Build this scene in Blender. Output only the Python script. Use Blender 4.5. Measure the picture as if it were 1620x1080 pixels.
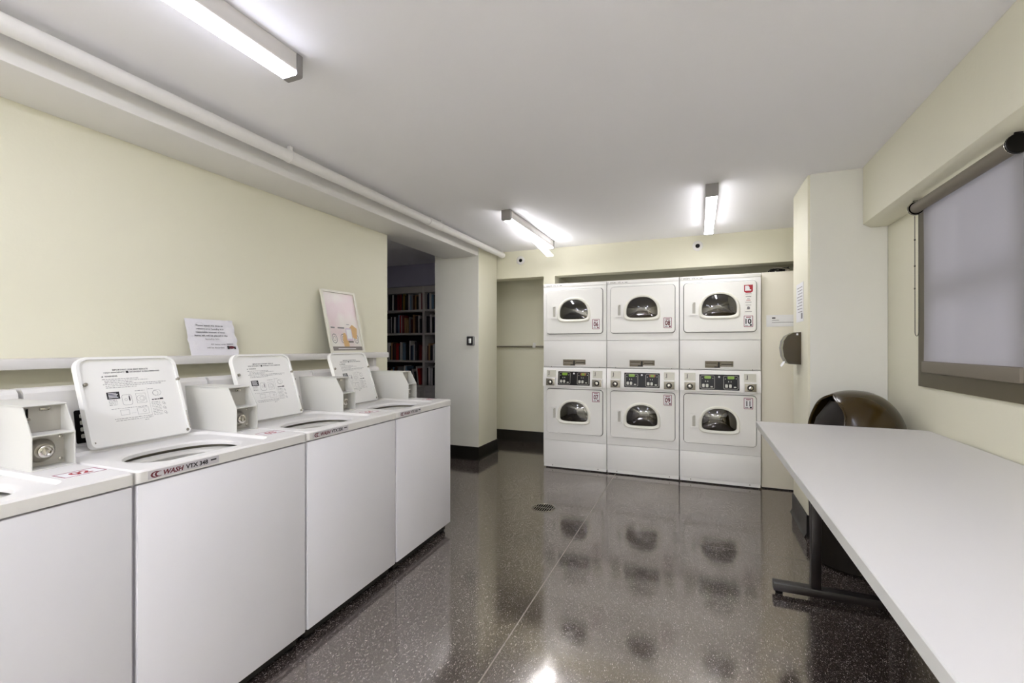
import bpy, bmesh, math, random
from mathutils import Vector, Matrix
R = math.radians
random.seed(7)
for o in list(bpy.data.objects): bpy.data.objects.remove(o)
SC = bpy.context.scene
COL = SC.collection

# ------------------------------------------------------------ camera, world, exposure
H = 1.29
cam = bpy.data.cameras.new('camera'); cam.lens = 16.0; cam.sensor_width = 36.0
cam.sensor_fit = 'HORIZONTAL'; cam.shift_y = 0.005; cam.clip_start = 0.03
camo = bpy.data.objects.new('camera', cam); COL.objects.link(camo)
camo.location = (0, 0, H); camo.rotation_euler = (R(90), 0, R(22.28))
SC.camera = camo
W = bpy.data.worlds.new('world'); SC.world = W; W.use_nodes = True
bg = W.node_tree.nodes['Background']; bg.inputs[0].default_value = (1, .96, .89, 1); bg.inputs[1].default_value = 1.9
SC.view_settings.view_transform = 'Standard'; SC.view_settings.look = 'None'
SC.view_settings.gamma = 1; SC.view_settings.exposure = 2.16
SC.view_settings.use_curve_mapping = False
LAMP_FRONT = (.945, .965, 1.16, 1); LAMP_BACK = (.97, .96, 1.0, 1)
POWER_WASHER = 4.7; POWER_FILL_TABLE = 5.2; POWER_FILL_REAR = 62.0; POWER_BACK = 6.2

# ------------------------------------------------------------ materials
def srgb(r, g, b):
    f = lambda c: (c/12.92 if c <= .04045 else ((c+.055)/1.055)**2.4)
    return (f(r/255), f(g/255), f(b/255), 1)
MATS = {}
def mat(name, col, rough=.5, metal=0, ior=1.5, bump=None, coat=0, var=None, emis=None, estr=0):
    if name in MATS: return MATS[name]
    m = bpy.data.materials.new(name); m.use_nodes = True
    nt = m.node_tree; p = nt.nodes['Principled BSDF']
    p.inputs['Base Color'].default_value = col; p.inputs['Roughness'].default_value = rough
    p.inputs['Metallic'].default_value = metal; p.inputs['IOR'].default_value = ior
    p.inputs['Coat Weight'].default_value = coat
    if emis:
        p.inputs['Emission Color'].default_value = emis; p.inputs['Emission Strength'].default_value = estr
    tc = nt.nodes.new('ShaderNodeTexCoord')
    if var:   # (scale, amount)
        n = nt.nodes.new('ShaderNodeTexNoise'); n.inputs['Scale'].default_value = var[0]; n.inputs['Detail'].default_value = 5
        nt.links.new(tc.outputs['Object'], n.inputs['Vector'])
        mx = nt.nodes.new('ShaderNodeMix'); mx.data_type = 'RGBA'
        mx.inputs[6].default_value = tuple(c*(1-var[1]) for c in col[:3])+(1,)
        mx.inputs[7].default_value = tuple(min(1, c*(1+var[1])) for c in col[:3])+(1,)
        nt.links.new(n.outputs['Fac'], mx.inputs[0]); nt.links.new(mx.outputs[2], p.inputs['Base Color'])
    if bump:  # (scale, strength)
        n = nt.nodes.new('ShaderNodeTexNoise'); n.inputs['Scale'].default_value = bump[0]; n.inputs['Detail'].default_value = 6
        nt.links.new(tc.outputs['Object'], n.inputs['Vector'])
        b = nt.nodes.new('ShaderNodeBump'); b.inputs['Strength'].default_value = bump[1]; b.inputs['Distance'].default_value = .01
        nt.links.new(n.outputs['Fac'], b.inputs['Height']); nt.links.new(b.outputs[0], p.inputs['Normal'])
    MATS[name] = m; return m
M_wall = mat('wall_cream', srgb(236, 233, 211), .55, bump=(60, .06), var=(2, .015))
M_wallg = mat('wall_grey', srgb(236, 235, 226), .5, bump=(60, .06), var=(2, .015))
M_ceil = mat('ceiling_white', srgb(249, 248, 249), .7, bump=(40, .04), var=(1.5, .01))
M_beam = mat('beam_white', srgb(241, 239, 234), .5, bump=(40, .05))
M_pipe = mat('painted_pipe', srgb(242, 240, 236), .45)
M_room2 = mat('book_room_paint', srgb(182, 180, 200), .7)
M_base = mat('black_vinyl_base', srgb(26, 23, 19), .3)
M_caulk = mat('caulk', srgb(170, 165, 150), .6)
M_enamel = mat('white_enamel', srgb(245, 244, 240), .28, bump=(90, .015))
M_enamel2 = mat('white_enamel_door', srgb(244, 243, 238), .25)
M_wash = mat('washer_enamel', srgb(238, 237, 241), .3, bump=(90, .015))
M_washtop = mat('washer_top_enamel', srgb(232, 230, 226), .4)
M_lid = mat('lid_enamel', srgb(240, 239, 234), .3)
M_coin = mat('coin_box_paint', srgb(214, 213, 206), .45)
M_steel = mat('brushed_steel', srgb(186, 182, 172), .3, metal=1)
M_chrome = mat('chrome', srgb(215, 212, 205), .12, metal=1)
M_dsteel = mat('dull_steel', srgb(150, 145, 132), .4, metal=.8)
M_drum = mat('drum_steel', srgb(150, 145, 132), .35, metal=.9)
M_black = mat('black_plastic', srgb(12, 10, 9), .3, ior=1.3)
M_dark = mat('dark_gap', srgb(30, 28, 25), .7)
M_brown = mat('dark_brown_gloss', srgb(58, 44, 16), .18, ior=1.5)
M_brownm = mat('dark_brown_matt', srgb(24, 18, 11), .55, ior=1.35)
M_leg = mat('black_brown_metal', srgb(24, 18, 18), .35)
M_table = mat('white_laminate', srgb(222, 220, 218), .38, bump=(300, .02))
M_tedge = mat('white_table_edge', srgb(210, 210, 205), .4)
M_paper = mat('white_paper', srgb(242, 242, 242), .5)
M_ink = mat('dark_ink', srgb(38, 36, 38), .6)
M_greyink = mat('grey_ink', srgb(135, 132, 132), .6)
M_red = mat('red_ink', srgb(170, 32, 48), .5)
M_redpale = mat('faded_red_ink', srgb(160, 90, 105), .5)
M_maroon = mat('maroon_ink', srgb(105, 30, 42), .5)
M_bronze = mat('bronze_frame', srgb(92, 84, 62), .45, var=(6, .1))
M_tube = mat('taupe_blind', srgb(120, 112, 98), .6)
M_shelf = mat('grey_shelf_paint', srgb(200, 195, 190), .55)
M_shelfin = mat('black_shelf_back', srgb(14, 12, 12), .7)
M_pages = mat('book_pages', srgb(200, 195, 180), .8)
M_lampbody = mat('lamp_body', srgb(214, 210, 205), .4)
M_lampcap = mat('lamp_cap', srgb(150, 147, 145), .4, metal=.3)
M_lcd = mat('green_display', srgb(105, 135, 30), .3, emis=srgb(140, 190, 50), estr=.07)
M_lcd2 = mat('amber_display', srgb(140, 85, 30), .3, emis=srgb(190, 120, 40), estr=.03)
M_button = mat('grey_button', srgb(205, 205, 195), .4)
M_outline = mat('grey_outline', srgb(160, 158, 150), .5)
M_tag = mat('olive_tag', srgb(118, 108, 88), .5, var=(60, .25))
M_skin = mat('tan_print', srgb(218, 178, 120), .5)
M_pastel = mat('pastel_print', srgb(228, 214, 212), .35)
M_cream = mat('cream_panel', srgb(236, 231, 214), .5)
def lamp_mat(name, col, pw):
    m = bpy.data.materials.new(name); m.use_nodes = True; nt = m.node_tree; nt.nodes.clear()
    e = nt.nodes.new('ShaderNodeEmission'); e.inputs[0].default_value = col; e.inputs[1].default_value = pw
    o = nt.nodes.new('ShaderNodeOutputMaterial'); nt.links.new(e.outputs[0], o.inputs[0]); return m
M_lensA = lamp_mat('lamp_diffuser_washers', LAMP_FRONT, POWER_WASHER); M_fillT = lamp_mat('added_fill_table', LAMP_FRONT, POWER_FILL_TABLE); M_fillR = lamp_mat('added_fill_rear', LAMP_FRONT, POWER_FILL_REAR); M_lensB = lamp_mat('lamp_diffuser_warm', LAMP_BACK, POWER_BACK)

def thin_glass(name, tint, refl_ior):
    m = bpy.data.materials.new(name); m.use_nodes = True; nt = m.node_tree; nt.nodes.clear()
    t = nt.nodes.new('ShaderNodeBsdfTransparent'); t.inputs[0].default_value = tint
    g = nt.nodes.new('ShaderNodeBsdfGlossy'); g.inputs['Roughness'].default_value = .03
    f = nt.nodes.new('ShaderNodeFresnel'); f.inputs[0].default_value = refl_ior
    mx = nt.nodes.new('ShaderNodeMixShader'); o = nt.nodes.new('ShaderNodeOutputMaterial')
    nt.links.new(f.outputs[0], mx.inputs[0]); nt.links.new(t.outputs[0], mx.inputs[1]); nt.links.new(g.outputs[0], mx.inputs[2])
    nt.links.new(mx.outputs[0], o.inputs[0]); return m
M_glass = thin_glass('tinted_door_glass', (.26, .22, .12, 1), 2.1)
M_pane = thin_glass('window_glass', (.9, .92, .95, 1), 1.5)

def fabric():
    m = bpy.data.materials.new('blind_fabric'); m.use_nodes = True; nt = m.node_tree; nt.nodes.clear()
    d = nt.nodes.new('ShaderNodeBsdfDiffuse'); d.inputs[0].default_value = srgb(186, 184, 184)
    tl = nt.nodes.new('ShaderNodeBsdfTranslucent'); tl.inputs[0].default_value = srgb(120, 118, 128)
    tp = nt.nodes.new('ShaderNodeBsdfTransparent')
    m1 = nt.nodes.new('ShaderNodeMixShader'); m1.inputs[0].default_value = .25
    m2 = nt.nodes.new('ShaderNodeMixShader'); m2.inputs[0].default_value = .07
    tc = nt.nodes.new('ShaderNodeTexCoord'); w = nt.nodes.new('ShaderNodeTexNoise'); w.inputs['Scale'].default_value = 350
    nt.links.new(tc.outputs['Object'], w.inputs['Vector'])
    b = nt.nodes.new('ShaderNodeBump'); b.inputs['Strength'].default_value = .2; b.inputs['Distance'].default_value = .002
    nt.links.new(w.outputs['Fac'], b.inputs['Height']); nt.links.new(b.outputs[0], d.inputs['Normal'])
    o = nt.nodes.new('ShaderNodeOutputMaterial')
    nt.links.new(d.outputs[0], m1.inputs[1]); nt.links.new(tl.outputs[0], m1.inputs[2])
    nt.links.new(m1.outputs[0], m2.inputs[1]); nt.links.new(tp.outputs[0], m2.inputs[2]); nt.links.new(m2.outputs[0], o.inputs[0])
    return m
M_fabric = fabric()

def floor_mat():
    m = bpy.data.materials.new('dark_speckled_floor'); m.use_nodes = True; nt = m.node_tree
    N = nt.nodes.new; L = nt.links.new; p = nt.nodes['Principled BSDF']
    tc = N('ShaderNodeTexCoord')
    def flecks(scale, thr, stretch, rot):
        mp = N('ShaderNodeMapping'); mp.inputs['Scale'].default_value = (1, stretch, 1); mp.inputs['Rotation'].default_value = (0, 0, rot)
        L(tc.outputs['Object'], mp.inputs['Vector'])
        v = N('ShaderNodeTexVoronoi'); v.inputs['Scale'].default_value = scale; L(mp.outputs[0], v.inputs['Vector'])
        c = N('ShaderNodeMath'); c.operation = 'LESS_THAN'; c.inputs[1].default_value = thr; L(v.outputs['Distance'], c.inputs[0])
        s = N('ShaderNodeSeparateColor'); L(v.outputs['Color'], s.inputs[0])
        g = N('ShaderNodeMath'); g.operation = 'POWER'; g.inputs[1].default_value = 1.5; L(s.outputs[0], g.inputs[0])
        q = N('ShaderNodeMath'); q.operation = 'MULTIPLY'; L(c.outputs[0], q.inputs[0]); L(g.outputs[0], q.inputs[1])
        return q
    a = flecks(190, .30, .4, .5); b = flecks(180, .28, 2.3, .3); c = flecks(34, .04, 1, 0)
    s1 = N('ShaderNodeMath'); s1.operation = 'ADD'; s1.use_clamp = True; L(a.outputs[0], s1.inputs[0]); L(b.outputs[0], s1.inputs[1])
    s2 = N('ShaderNodeMath'); s2.operation = 'ADD'; s2.use_clamp = True; L(s1.outputs[0], s2.inputs[0]); L(c.outputs[0], s2.inputs[1])
    n = N('ShaderNodeTexNoise'); n.inputs['Scale'].default_value = 1.6; n.inputs['Detail'].default_value = 4; L(tc.outputs['Object'], n.inputs['Vector'])
    bs = N('ShaderNodeMix'); bs.data_type = 'RGBA'; bs.inputs[6].default_value = srgb(52, 43, 39); bs.inputs[7].default_value = srgb(68, 58, 53)
    L(n.outputs['Fac'], bs.inputs[0])
    mx = N('ShaderNodeMix'); mx.data_type = 'RGBA'; mx.inputs[7].default_value = srgb(196, 188, 184)
    L(s2.outputs[0], mx.inputs[0]); L(bs.outputs[2], mx.inputs[6]); L(mx.outputs[2], p.inputs['Base Color'])
    p.inputs['IOR'].default_value = 3.3; p.inputs['Specular Tint'].default_value = (1, .95, .89, 1)
    n2 = N('ShaderNodeTexNoise'); n2.inputs['Scale'].default_value = 2.3; n2.inputs['Detail'].default_value = 5; L(tc.outputs['Object'], n2.inputs['Vector'])
    mr = N('ShaderNodeMapRange'); mr.inputs[3].default_value = .07; mr.inputs[4].default_value = .15; L(n2.outputs['Fac'], mr.inputs[0])
    L(mr.outputs[0], p.inputs['Roughness'])
    n3 = N('ShaderNodeTexNoise'); n3.inputs['Scale'].default_value = 5; n3.inputs['Detail'].default_value = 2; L(tc.outputs['Object'], n3.inputs['Vector'])
    bp = N('ShaderNodeBump'); bp.inputs['Strength'].default_value = .05; bp.inputs['Distance'].default_value = .02; L(n3.outputs['Fac'], bp.inputs['Height'])
    L(bp.outputs[0], p.inputs['Normal'])
    return m
M_floor = floor_mat()

# ------------------------------------------------------------ geometry helpers
TEXT_CACHE = {}
def text_geo(s, bold=0):
    key = (s, bold)
    if key in TEXT_CACHE: return TEXT_CACHE[key]
    c = bpy.data.curves.new('t', 'FONT'); c.body = s; c.size = 1; c.align_x = 'LEFT'; c.resolution_u = 3; c.offset = bold
    o = bpy.data.objects.new('t', c); COL.objects.link(o)
    dg = bpy.context.evaluated_depsgraph_get(); e = o.evaluated_get(dg); me = e.to_mesh()
    vs = [v.co.copy() for v in me.vertices]; fs = [tuple(p.vertices) for p in me.polygons]
    e.to_mesh_clear(); bpy.data.objects.remove(o); bpy.data.curves.remove(c)
    if vs:
        x0 = min(v.x for v in vs); x1 = max(v.x for v in vs); y0 = min(v.y for v in vs); y1 = max(v.y for v in vs)
    else: x0 = y0 = 0; x1 = y1 = 1
    TEXT_CACHE[key] = (vs, fs, x0, x1, y0, y1); return TEXT_CACHE[key]

class MB:
    def __init__(s, mats):
        s.bm = bmesh.new(); s.mats = mats if isinstance(mats, list) else [mats]; s.mi = 0
    def face(s, vs):
        try: f = s.bm.faces.new(vs); f.material_index = s.mi; return f
        except ValueError: return None
    def quad(s, pts): return s.face([s.bm.verts.new(p) for p in pts])
    def box(s, x0, x1, y0, y1, z0, z1, bev=0, seg=2, M=None):
        v = [s.bm.verts.new(p) for p in ((x0,y0,z0),(x1,y0,z0),(x1,y1,z0),(x0,y1,z0),(x0,y0,z1),(x1,y0,z1),(x1,y1,z1),(x0,y1,z1))]
        fs = [s.face([v[i] for i in q]) for q in ((0,3,2,1),(4,5,6,7),(0,1,5,4),(1,2,6,5),(2,3,7,6),(3,0,4,7))]
        if M:
            for a in v: a.co = M @ a.co
        if bev:
            es = list({e for f in fs for e in f.edges})
            r = bmesh.ops.bevel(s.bm, geom=es, offset=bev, segments=seg, affect='EDGES', profile=.5)
            for f in r['faces']: f.material_index = s.mi
        return s
    def loft(s, loops, cap0=False, cap1=False, closed=True):
        L = [[s.bm.verts.new(p) for p in l] for l in loops]; n = len(L[0])
        for a, b in zip(L[:-1], L[1:]):
            for i in range(n if closed else n-1):
                j = (i+1) % n; s.face([a[i], a[j], b[j], b[i]])
        if cap0: s.face(L[0][::-1])
        if cap1: s.face(L[-1])
        return s
    def prism(s, poly, f, c0, c1):
        return s.loft([[f(a, b, c0) for a, b in poly], [f(a, b, c1) for a, b in poly]], True, True)
    def ring(s, outer, inner, f, c0, c1):
        """plate with a hole; outer/inner 2D loops matched by angle"""
        o, i = match(outer, inner)
        return s.loft([[f(a, b, c1) for a, b in i], [f(a, b, c0) for a, b in i], [f(a, b, c0) for a, b in o],
                       [f(a, b, c1) for a, b in o], [f(a, b, c1) for a, b in i]])
    def tube(s, pts, r, seg=10, caps=True):
        pts = [Vector(p) for p in pts]; loops = []; up = None
        for k, p in enumerate(pts):
            t = (pts[min(k+1, len(pts)-1)]-pts[max(k-1, 0)]).normalized()
            if up is None:
                up = Vector((0,0,1)) if abs(t.z) < .9 else Vector((1,0,0))
            a = t.cross(up).normalized(); b = a.cross(t).normalized(); up = b
            rr = r[k] if isinstance(r, (list, tuple)) else r
            loops.append([p+a*rr*math.cos(q)+b*rr*math.sin(q) for q in [2*math.pi*i/seg for i in range(seg)]])
        return s.loft(loops, caps, caps)
    def lathe(s, prof, c, axis='z', seg=32, cap0=True, cap1=True):
        """prof: (r, h) list along axis from c"""
        loops = []
        for r, h in prof:
            l = []
            for i in range(seg):
                q = 2*math.pi*i/seg; a, b = r*math.cos(q), r*math.sin(q)
                d = {'z': (a, b, h), 'y': (a, h, b), 'x': (h, a, b)}[axis]
                l.append((c[0]+d[0], c[1]+d[1], c[2]+d[2]))
            loops.append(l)
        return s.loft(loops, cap0, cap1)
    def text(s, string, org, right, up, h, w=None, align='l', bold=.02):
        """h = cap height; w = total width (optional squeeze)"""
        vs, fs, x0, x1, y0, y1 = text_geo(string, bold)
        k = h/.7; kx = k if w is None else w/(x1-x0)
        right = Vector(right); up = Vector(up); org = Vector(org)
        tw = (x1-x0)*kx; off = {'l': 0, 'c': -tw/2, 'r': -tw}[align]
        vv = [s.bm.verts.new(org+right*((v.x-x0)*kx+off)+up*(v.y*k)) for v in vs]
        for f in fs: s.face([vv[i] for i in f])
        return s
    def build(s, name, parent=None, loc=None, rot=None, smooth=35, weld=False):
        if weld: bmesh.ops.remove_doubles(s.bm, verts=s.bm.verts, dist=1e-5)
        bmesh.ops.recalc_face_normals(s.bm, faces=s.bm.faces)
        me = bpy.data.meshes.new(name); s.bm.to_mesh(me); s.bm.free()
        for m in s.mats: me.materials.append(m)
        if smooth:
            for p in me.polygons: p.use_smooth = True
            me.set_sharp_from_angle(angle=R(smooth))
        o = bpy.data.objects.new(name, me); COL.objects.link(o)
        if parent: o.parent = parent
        if loc: o.location = loc
        if rot: o.rotation_euler = rot
        return o
def polar_hit(poly, c, ang):
    d = (math.cos(ang), math.sin(ang)); best = None
    for (ax, ay), (bx, by) in zip(poly, poly[1:]+poly[:1]):
        ax -= c[0]; bx -= c[0]; ay -= c[1]; by -= c[1]
        ex, ey = bx-ax, by-ay; den = d[0]*ey-d[1]*ex
        if abs(den) < 1e-12: continue
        t = (ax*ey-ay*ex)/den; u = (ax*d[1]-ay*d[0])/den
        if t > 0 and -1e-6 <= u <= 1+1e-6 and (best is None or t > best): best = t
    return (c[0]+d[0]*best, c[1]+d[1]*best)
def match(outer, inner):
    c = (sum(p[0] for p in inner)/len(inner), sum(p[1] for p in inner)/len(inner))
    A = sorted(round(math.atan2(p[1]-c[1], p[0]-c[0]), 5) for p in outer+inner)
    B = [A[0]]
    for a in A[1:]:
        if a-B[-1] > 1e-3: B.append(a)
    return [polar_hit(outer, c, a) for a in B], [polar_hit(inner, c, a) for a in B]
def rrect(x0, x1, y0, y1, r, seg=5):
    rs = r if isinstance(r, (list, tuple)) else [r]*4   # br, tr, tl, bl
    out = []
    for (cx, cy, a0), q in zip(((x1, y0, -90), (x1, y1, 0), (x0, y1, 90), (x0, y0, 180)), rs):
        sx = -1 if cx == x1 else 1; sy = -1 if cy == y1 else 1
        for i in range(seg+1):
            t = R(a0+90*i/seg); out.append((cx+sx*q+q*math.cos(t), cy+sy*q+q*math.sin(t)))
    return out
def sup(cx, cy, a, bt, bb, et=2.3, eb=3.6, n=40):
    """window outline: arched above, squarer below"""
    out = []
    for i in range(n):
        t = 2*math.pi*i/n; c, s = math.cos(t), math.sin(t); e = et if s >= 0 else eb; b = bt if s >= 0 else bb
        out.append((cx+a*math.copysign(abs(c)**(2/e), c), cy+b*math.copysign(abs(s)**(2/e), s)))
    return out
fx = lambda a, b, c: (c, a, b)      # plane yz, depth x
fy = lambda a, b, c: (a, c, b)      # plane xz, depth y
fz = lambda a, b, c: (a, b, c)      # plane xy, depth z
def tag(o, label=None, cat=None, group=None, kind=None):
    if label: o['label'] = label
    if cat: o['category'] = cat
    if group: o['group'] = group
    if kind: o['kind'] = kind
    return o
def thing(name, loc, rz, label, cat, group=None):
    o = bpy.data.objects.new(name, None); o.empty_display_size = .1; COL.objects.link(o)
    o.location = loc; o.rotation_euler = (0, 0, rz); return tag(o, label, cat, group)
def struct(name, b, **k): return tag(b.build(name, **k), kind='structure')
def copy_tree(o, parent=None):
    c = o.copy(); COL.objects.link(c)
    if parent: c.parent = parent
    for ch in list(o.children): copy_tree(ch, c)
    return c

# ------------------------------------------------------------ the room
CZ = 2.455
YB = -3.7            # wall behind the camera
b = MB(M_floor); b.box(-5.4, 1.35, YB-.1, 6.1, -.06, 0); struct('floor', b)
b = MB(M_ceil); b.box(-5.4, 1.35, YB-.1, 6.1, CZ, CZ+.08); struct('ceiling', b)
b = MB(M_wall); b.box(-2.77, -2.65, YB, 3.44, 0, CZ); struct('wall_left', b)
b = MB(M_wall); b.box(-5.4, 1.35, YB-.1, YB, 0, CZ); struct('wall_rear', b)
b = MB([M_wall, M_wallg]); b.mi = 1; b.box(-2.88, -2.31, 4.63, 4.64, 0, CZ, 0); b.mi = 0; b.box(-2.88, -2.31, 4.64, 5.14, 0, CZ); struct('wall_column', b)
# header across the back with two openings, and the deep wall
b = MB(M_wall); b.box(-2.88, 1.124, 5.16, 5.34, 2.125, CZ); b.box(-1.708, -1.567, 5.16, 5.76, 0, 2.125)
struct('wall_header', b)
b = MB(M_wall); b.box(-2.75, 1.124, 5.77, 5.9, 0, CZ); b.box(-2.9, -2.65, 5.14, 5.77, 0, CZ); struct('wall_back', b)
# right wall with window hole, its beam, and the pier
WY0, WY1, WZ0, WZ1 = 2.16, 3.145, 1.075, 2.12
b = MB(M_wall)
b.box(1.124, 1.3, YB, WY0, 0, CZ); b.box(1.124, 1.3, WY1, 5.9, 0, CZ)
b.box(1.124, 1.3, WY0, WY1, 0, WZ0); b.box(1.124, 1.3, WY0, WY1, WZ1, CZ)
struct('wall_right', b)
b = MB(M_wall); b.prism([(.99, CZ-.001), (1.123, CZ-.001), (1.123, 2.06), (1.03, 2.06), (.99, 2.085)], fy, YB+.002, 3.605); struct('trim_1', b)
b = MB([M_wall, M_wallg]); b.mi = 0; b.box(.685, 1.122, 3.62, 4.12, 0, CZ-.001, .006); b.mi = 1; b.box(.70, 1.122, 3.61, 3.62, 0, CZ-.001)
struct('wall_pier', b)
# beam over the left wall
b = MB(M_beam); b.box(-2.76, -2.31, YB+.001, 4.628, 2.315, CZ-.001, .008); struct('trim_2', b)
# book room
b = MB(M_room2); b.box(-5.3, -5.2, YB, 6.0, 0, CZ); struct('wall_book_room_left', b)
b = MB(M_room2); b.box(-5.2, -2.92, 5.72, 5.82, 0, CZ); b.box(-5.2, -2.92, 5.44, 5.72, 2.15, CZ-.001); struct('wall_book_room_back', b)
b = MB(M_room2); b.box(-2.92, -2.885, 4.78, 5.82, 0, CZ-.001); struct('wall_book_room_right', b)
b = MB(M_room2); b.box(-5.2, -2.78, 1.5, 1.6, 0, CZ-.001); struct('wall_book_room_front', b)
# baseboards
def base(name, pts, h=.15, t=.008):
    """pts: wall line (x,y) list; offset to the left side of the travel direction"""
    b = MB([M_base, M_caulk])
    for (x0, y0), (x1, y1) in zip(pts[:-1], pts[1:]):
        d = Vector((x1-x0, y1-y0, 0)); n = Vector((-d.y, d.x, 0)).normalized(); u = d.normalized()*t
        prof = [(0, h), (t*.6, h), (t, h-.008), (t, .03), (t*2.2, .008), (t*2.8, 0), (0, 0)]
        L = [[Vector((x, y, 0))+n*(a+.0008)+Vector((0, 0, z))+e for a, z in prof] for x, y, e in ((x0, y0, -u), (x1, y1, u))]
        b.loft(L, True, True)
    o = struct(name, b); return o
base('baseboard_column', [(-2.31, 4.63), (-2.885, 4.63)])
base('baseboard_column_side', [(-2.31, 5.15), (-2.31, 4.63)])
base('baseboard_alcove', [(-1.72, 5.77), (-2.64, 5.77)])
base('baseboard_pier', [(.685, 4.11), (.685, 3.61)][::-1])
base('baseboard_pier_front', [(1.11, 3.61), (.685, 3.61)])
base('baseboard_right', [(1.124, YB+.01), (1.124, 3.58)])
base('baseboard_left', [(-2.65, 3.43), (-2.65, YB+.01)])
# floor joint strips
b = MB(mat('floor_joint', srgb(150, 142, 130), .4)); b.box(-.783, -.777, YB+.1, 4.66, -.01, .0006); struct('trim_3', b)
b = MB(mat('floor_joint_dark', srgb(100, 92, 84), .3)); b.box(-.3, .66, 3.205, 3.209, -.01, .0005); struct('trim_4', b)

# ------------------------------------------------------------ window and blind
b = MB(M_bronze)
b.ring(rrect(WY0+.001, WY1-.001, WZ0+.001, WZ1-.001, .001, 1), rrect(WY0+.05, WY1-.13, WZ0+.085, WZ1-.04, .001, 1), fx, 1.112, 1.135)
win = struct('window_1', b)
b = MB(mat('aluminium_sash', srgb(150, 148, 150), .5))
b.ring(rrect(WY0+.02, WY1-.02, WZ0+.02, WZ1-.02, .001, 1), rrect(WY0+.11, WY1-.19, WZ0+.1, WZ1-.08, .001, 1), fx, 1.17, 1.2)
b.box(1.168, 1.205, WY0+.03, WY1-.03, 1.535, 1.60)
b.build('window_sash', win)
b = MB(M_pane); b.box(1.184, 1.188, WY0+.05, WY1-.05, WZ0+.05, 1.535); b.box(1.184, 1.188, WY0+.05, WY1-.05, 1.60, WZ1-.05); b.build('window_pane', win)
RX, RZ, RY0, RY1 = 1.06, 2.018, 2.2, 3.02
bl = thing('roller_blind', (RX, (RY0+RY1)/2, WZ0+.09), 0, 'grey semi-sheer roller blind pulled down over the window beside the table', 'blind')
def rel(o, root):   # geometry was built in world space; re-home it under its thing
    o.parent = root; o.matrix_parent_inverse = Matrix.Translation(root.location).inverted(); return o
b = MB(M_tube); b.lathe([(.027, 0), (.027, RY1-RY0)], (RX, RY0, RZ), 'y', 28); rel(b.build('roller_tube'), bl)
for yy, s in ((RY0-.012, 0), (RY1, 1)):
    b = MB([M_black, M_chrome]); b.lathe([(.033, 0), (.036, .003), (.036, .010), (.03, .012)], (RX, yy, RZ), 'y', 28)
    b.box(RX-.012, RX+.012, yy+.003, yy+.009, RZ, 2.058)
    b.mi = 1; b.lathe([(.0365, .0), (.0365, .0025)], (RX, yy+(.0 if s else .0125), RZ), 'y', 28)
    rel(b.build('bracket'), bl)
b = MB(M_fabric)
n = 24; L = []
for i in range(n+1):
    y = RY0+.02+(RY1-RY0-.03)*i/n
    L.append([(RX+.026, y, RZ-.01), (RX+.028, y, 1.7), (RX+.028+.0015*math.sin(i*.9), y, 1.4), (RX+.027, y, WZ0+.13)])
b.loft(L, closed=False); fab = rel(b.build('fabric'), bl)
b = MB(M_tube); b.box(RX+.014, RX+.038, RY0+.02, RY1-.01, WZ0+.08, WZ0+.14, .008); rel(b.build('hem_bar'), bl)
b = MB(mat('bronze_chain', srgb(70, 64, 50), .5))
pts = []
for i in range(21):
    t = i/20; pts.append((RX+.01, RY1+.048-.003*t, RZ-.03-(.62)*t))
for i in range(9):
    a = math.pi*i/8; pts.append((RX+.01, RY1+.045-.045*(1-math.cos(a))*.5, 1.368-.022*math.sin(a)))
for i in range(21):
    t = i/20; pts.append((RX+.01, RY1, 1.368+.62*t))
b.tube(pts, .0017, 6)
for zz in (1.86, 1.72, 1.6): b.lathe([(.001, -.006), (.004, -.003), (.004, .003), (.001, .006)], (RX+.01, RY1+.047, zz), 'z', 8)
rel(b.build('bead_chain'), bl)

# ------------------------------------------------------------ strip lights
def strip(y0, y1, xc, lens, label, sag=False):
    w, h = .078, .085
    t = thing('ceiling_light', (xc, (y0+y1)/2, CZ), 0, label, 'ceiling light', 'strip lights on the ceiling')
    hl = (y1-y0)/2
    b = MB(M_lampbody); b.prism(rrect(-w/2, w/2, -h+.014, -.001, [.006, .001, .001, .006], 3), lambda a, c, d: (a, d, c), -hl+.02, hl-.02); b.build('housing', t)
    for s in (-1, 1):
        b = MB(M_lampcap); e0, e1 = sorted((s*hl, s*(hl-.028))); b.prism(rrect(-w/2-.003, w/2+.003, -h-.003, -.001, [.008, .001, .001, .008], 3), lambda a, c, d: (a, d, c), e0, e1); b.build('end_cap', t)
    b = MB(lens)
    if not sag:
        b.prism(rrect(-w/2+.002, w/2-.002, -h, -h+.013, [.004, .001, .001, .004], 3), lambda a, c, d: (a, d, c), -hl+.028, hl-.028)
    else:
        L = []
        for i in range(17):
            q = i/16; dz = -.085*max(0, (q-.25)/.75)**1.6
            L.append([(a, -hl+.028+q*(2*hl-.06), c+dz) for a, c in rrect(-w/2+.002, w/2-.002, -h, -h+.008, [.003, .001, .001, .003], 3)])
        b.loft(L, True, True)
    b.build('diffuser', t)
    return t
strip(.11, 1.375, -1.515, M_lensA, 'long white fluorescent strip light on the ceiling above the washers')
strip(3.56, 4.83, -1.515, M_lensB, 'strip light with its diffuser sagging at the far end, beside the ceiling pipe', True)
strip(3.545, 4.79, .09, M_lensB, 'short-looking strip light on the ceiling in front of the dryers, left of the pier')
strip(.11, 1.375, .09, M_fillT, 'added unseen fill strip light over the table, above the top edge of view')  # added light out of view, brightens the table and the room
for xx, sd in ((-1.515, 'left'), (.09, 'right')): strip(-3.34, -2.08, xx, M_fillR, f'added unseen fill strip light at the rear end of the room, on the {sd}')  # unseen pair added as strong fill for the otherwise dark room
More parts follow.
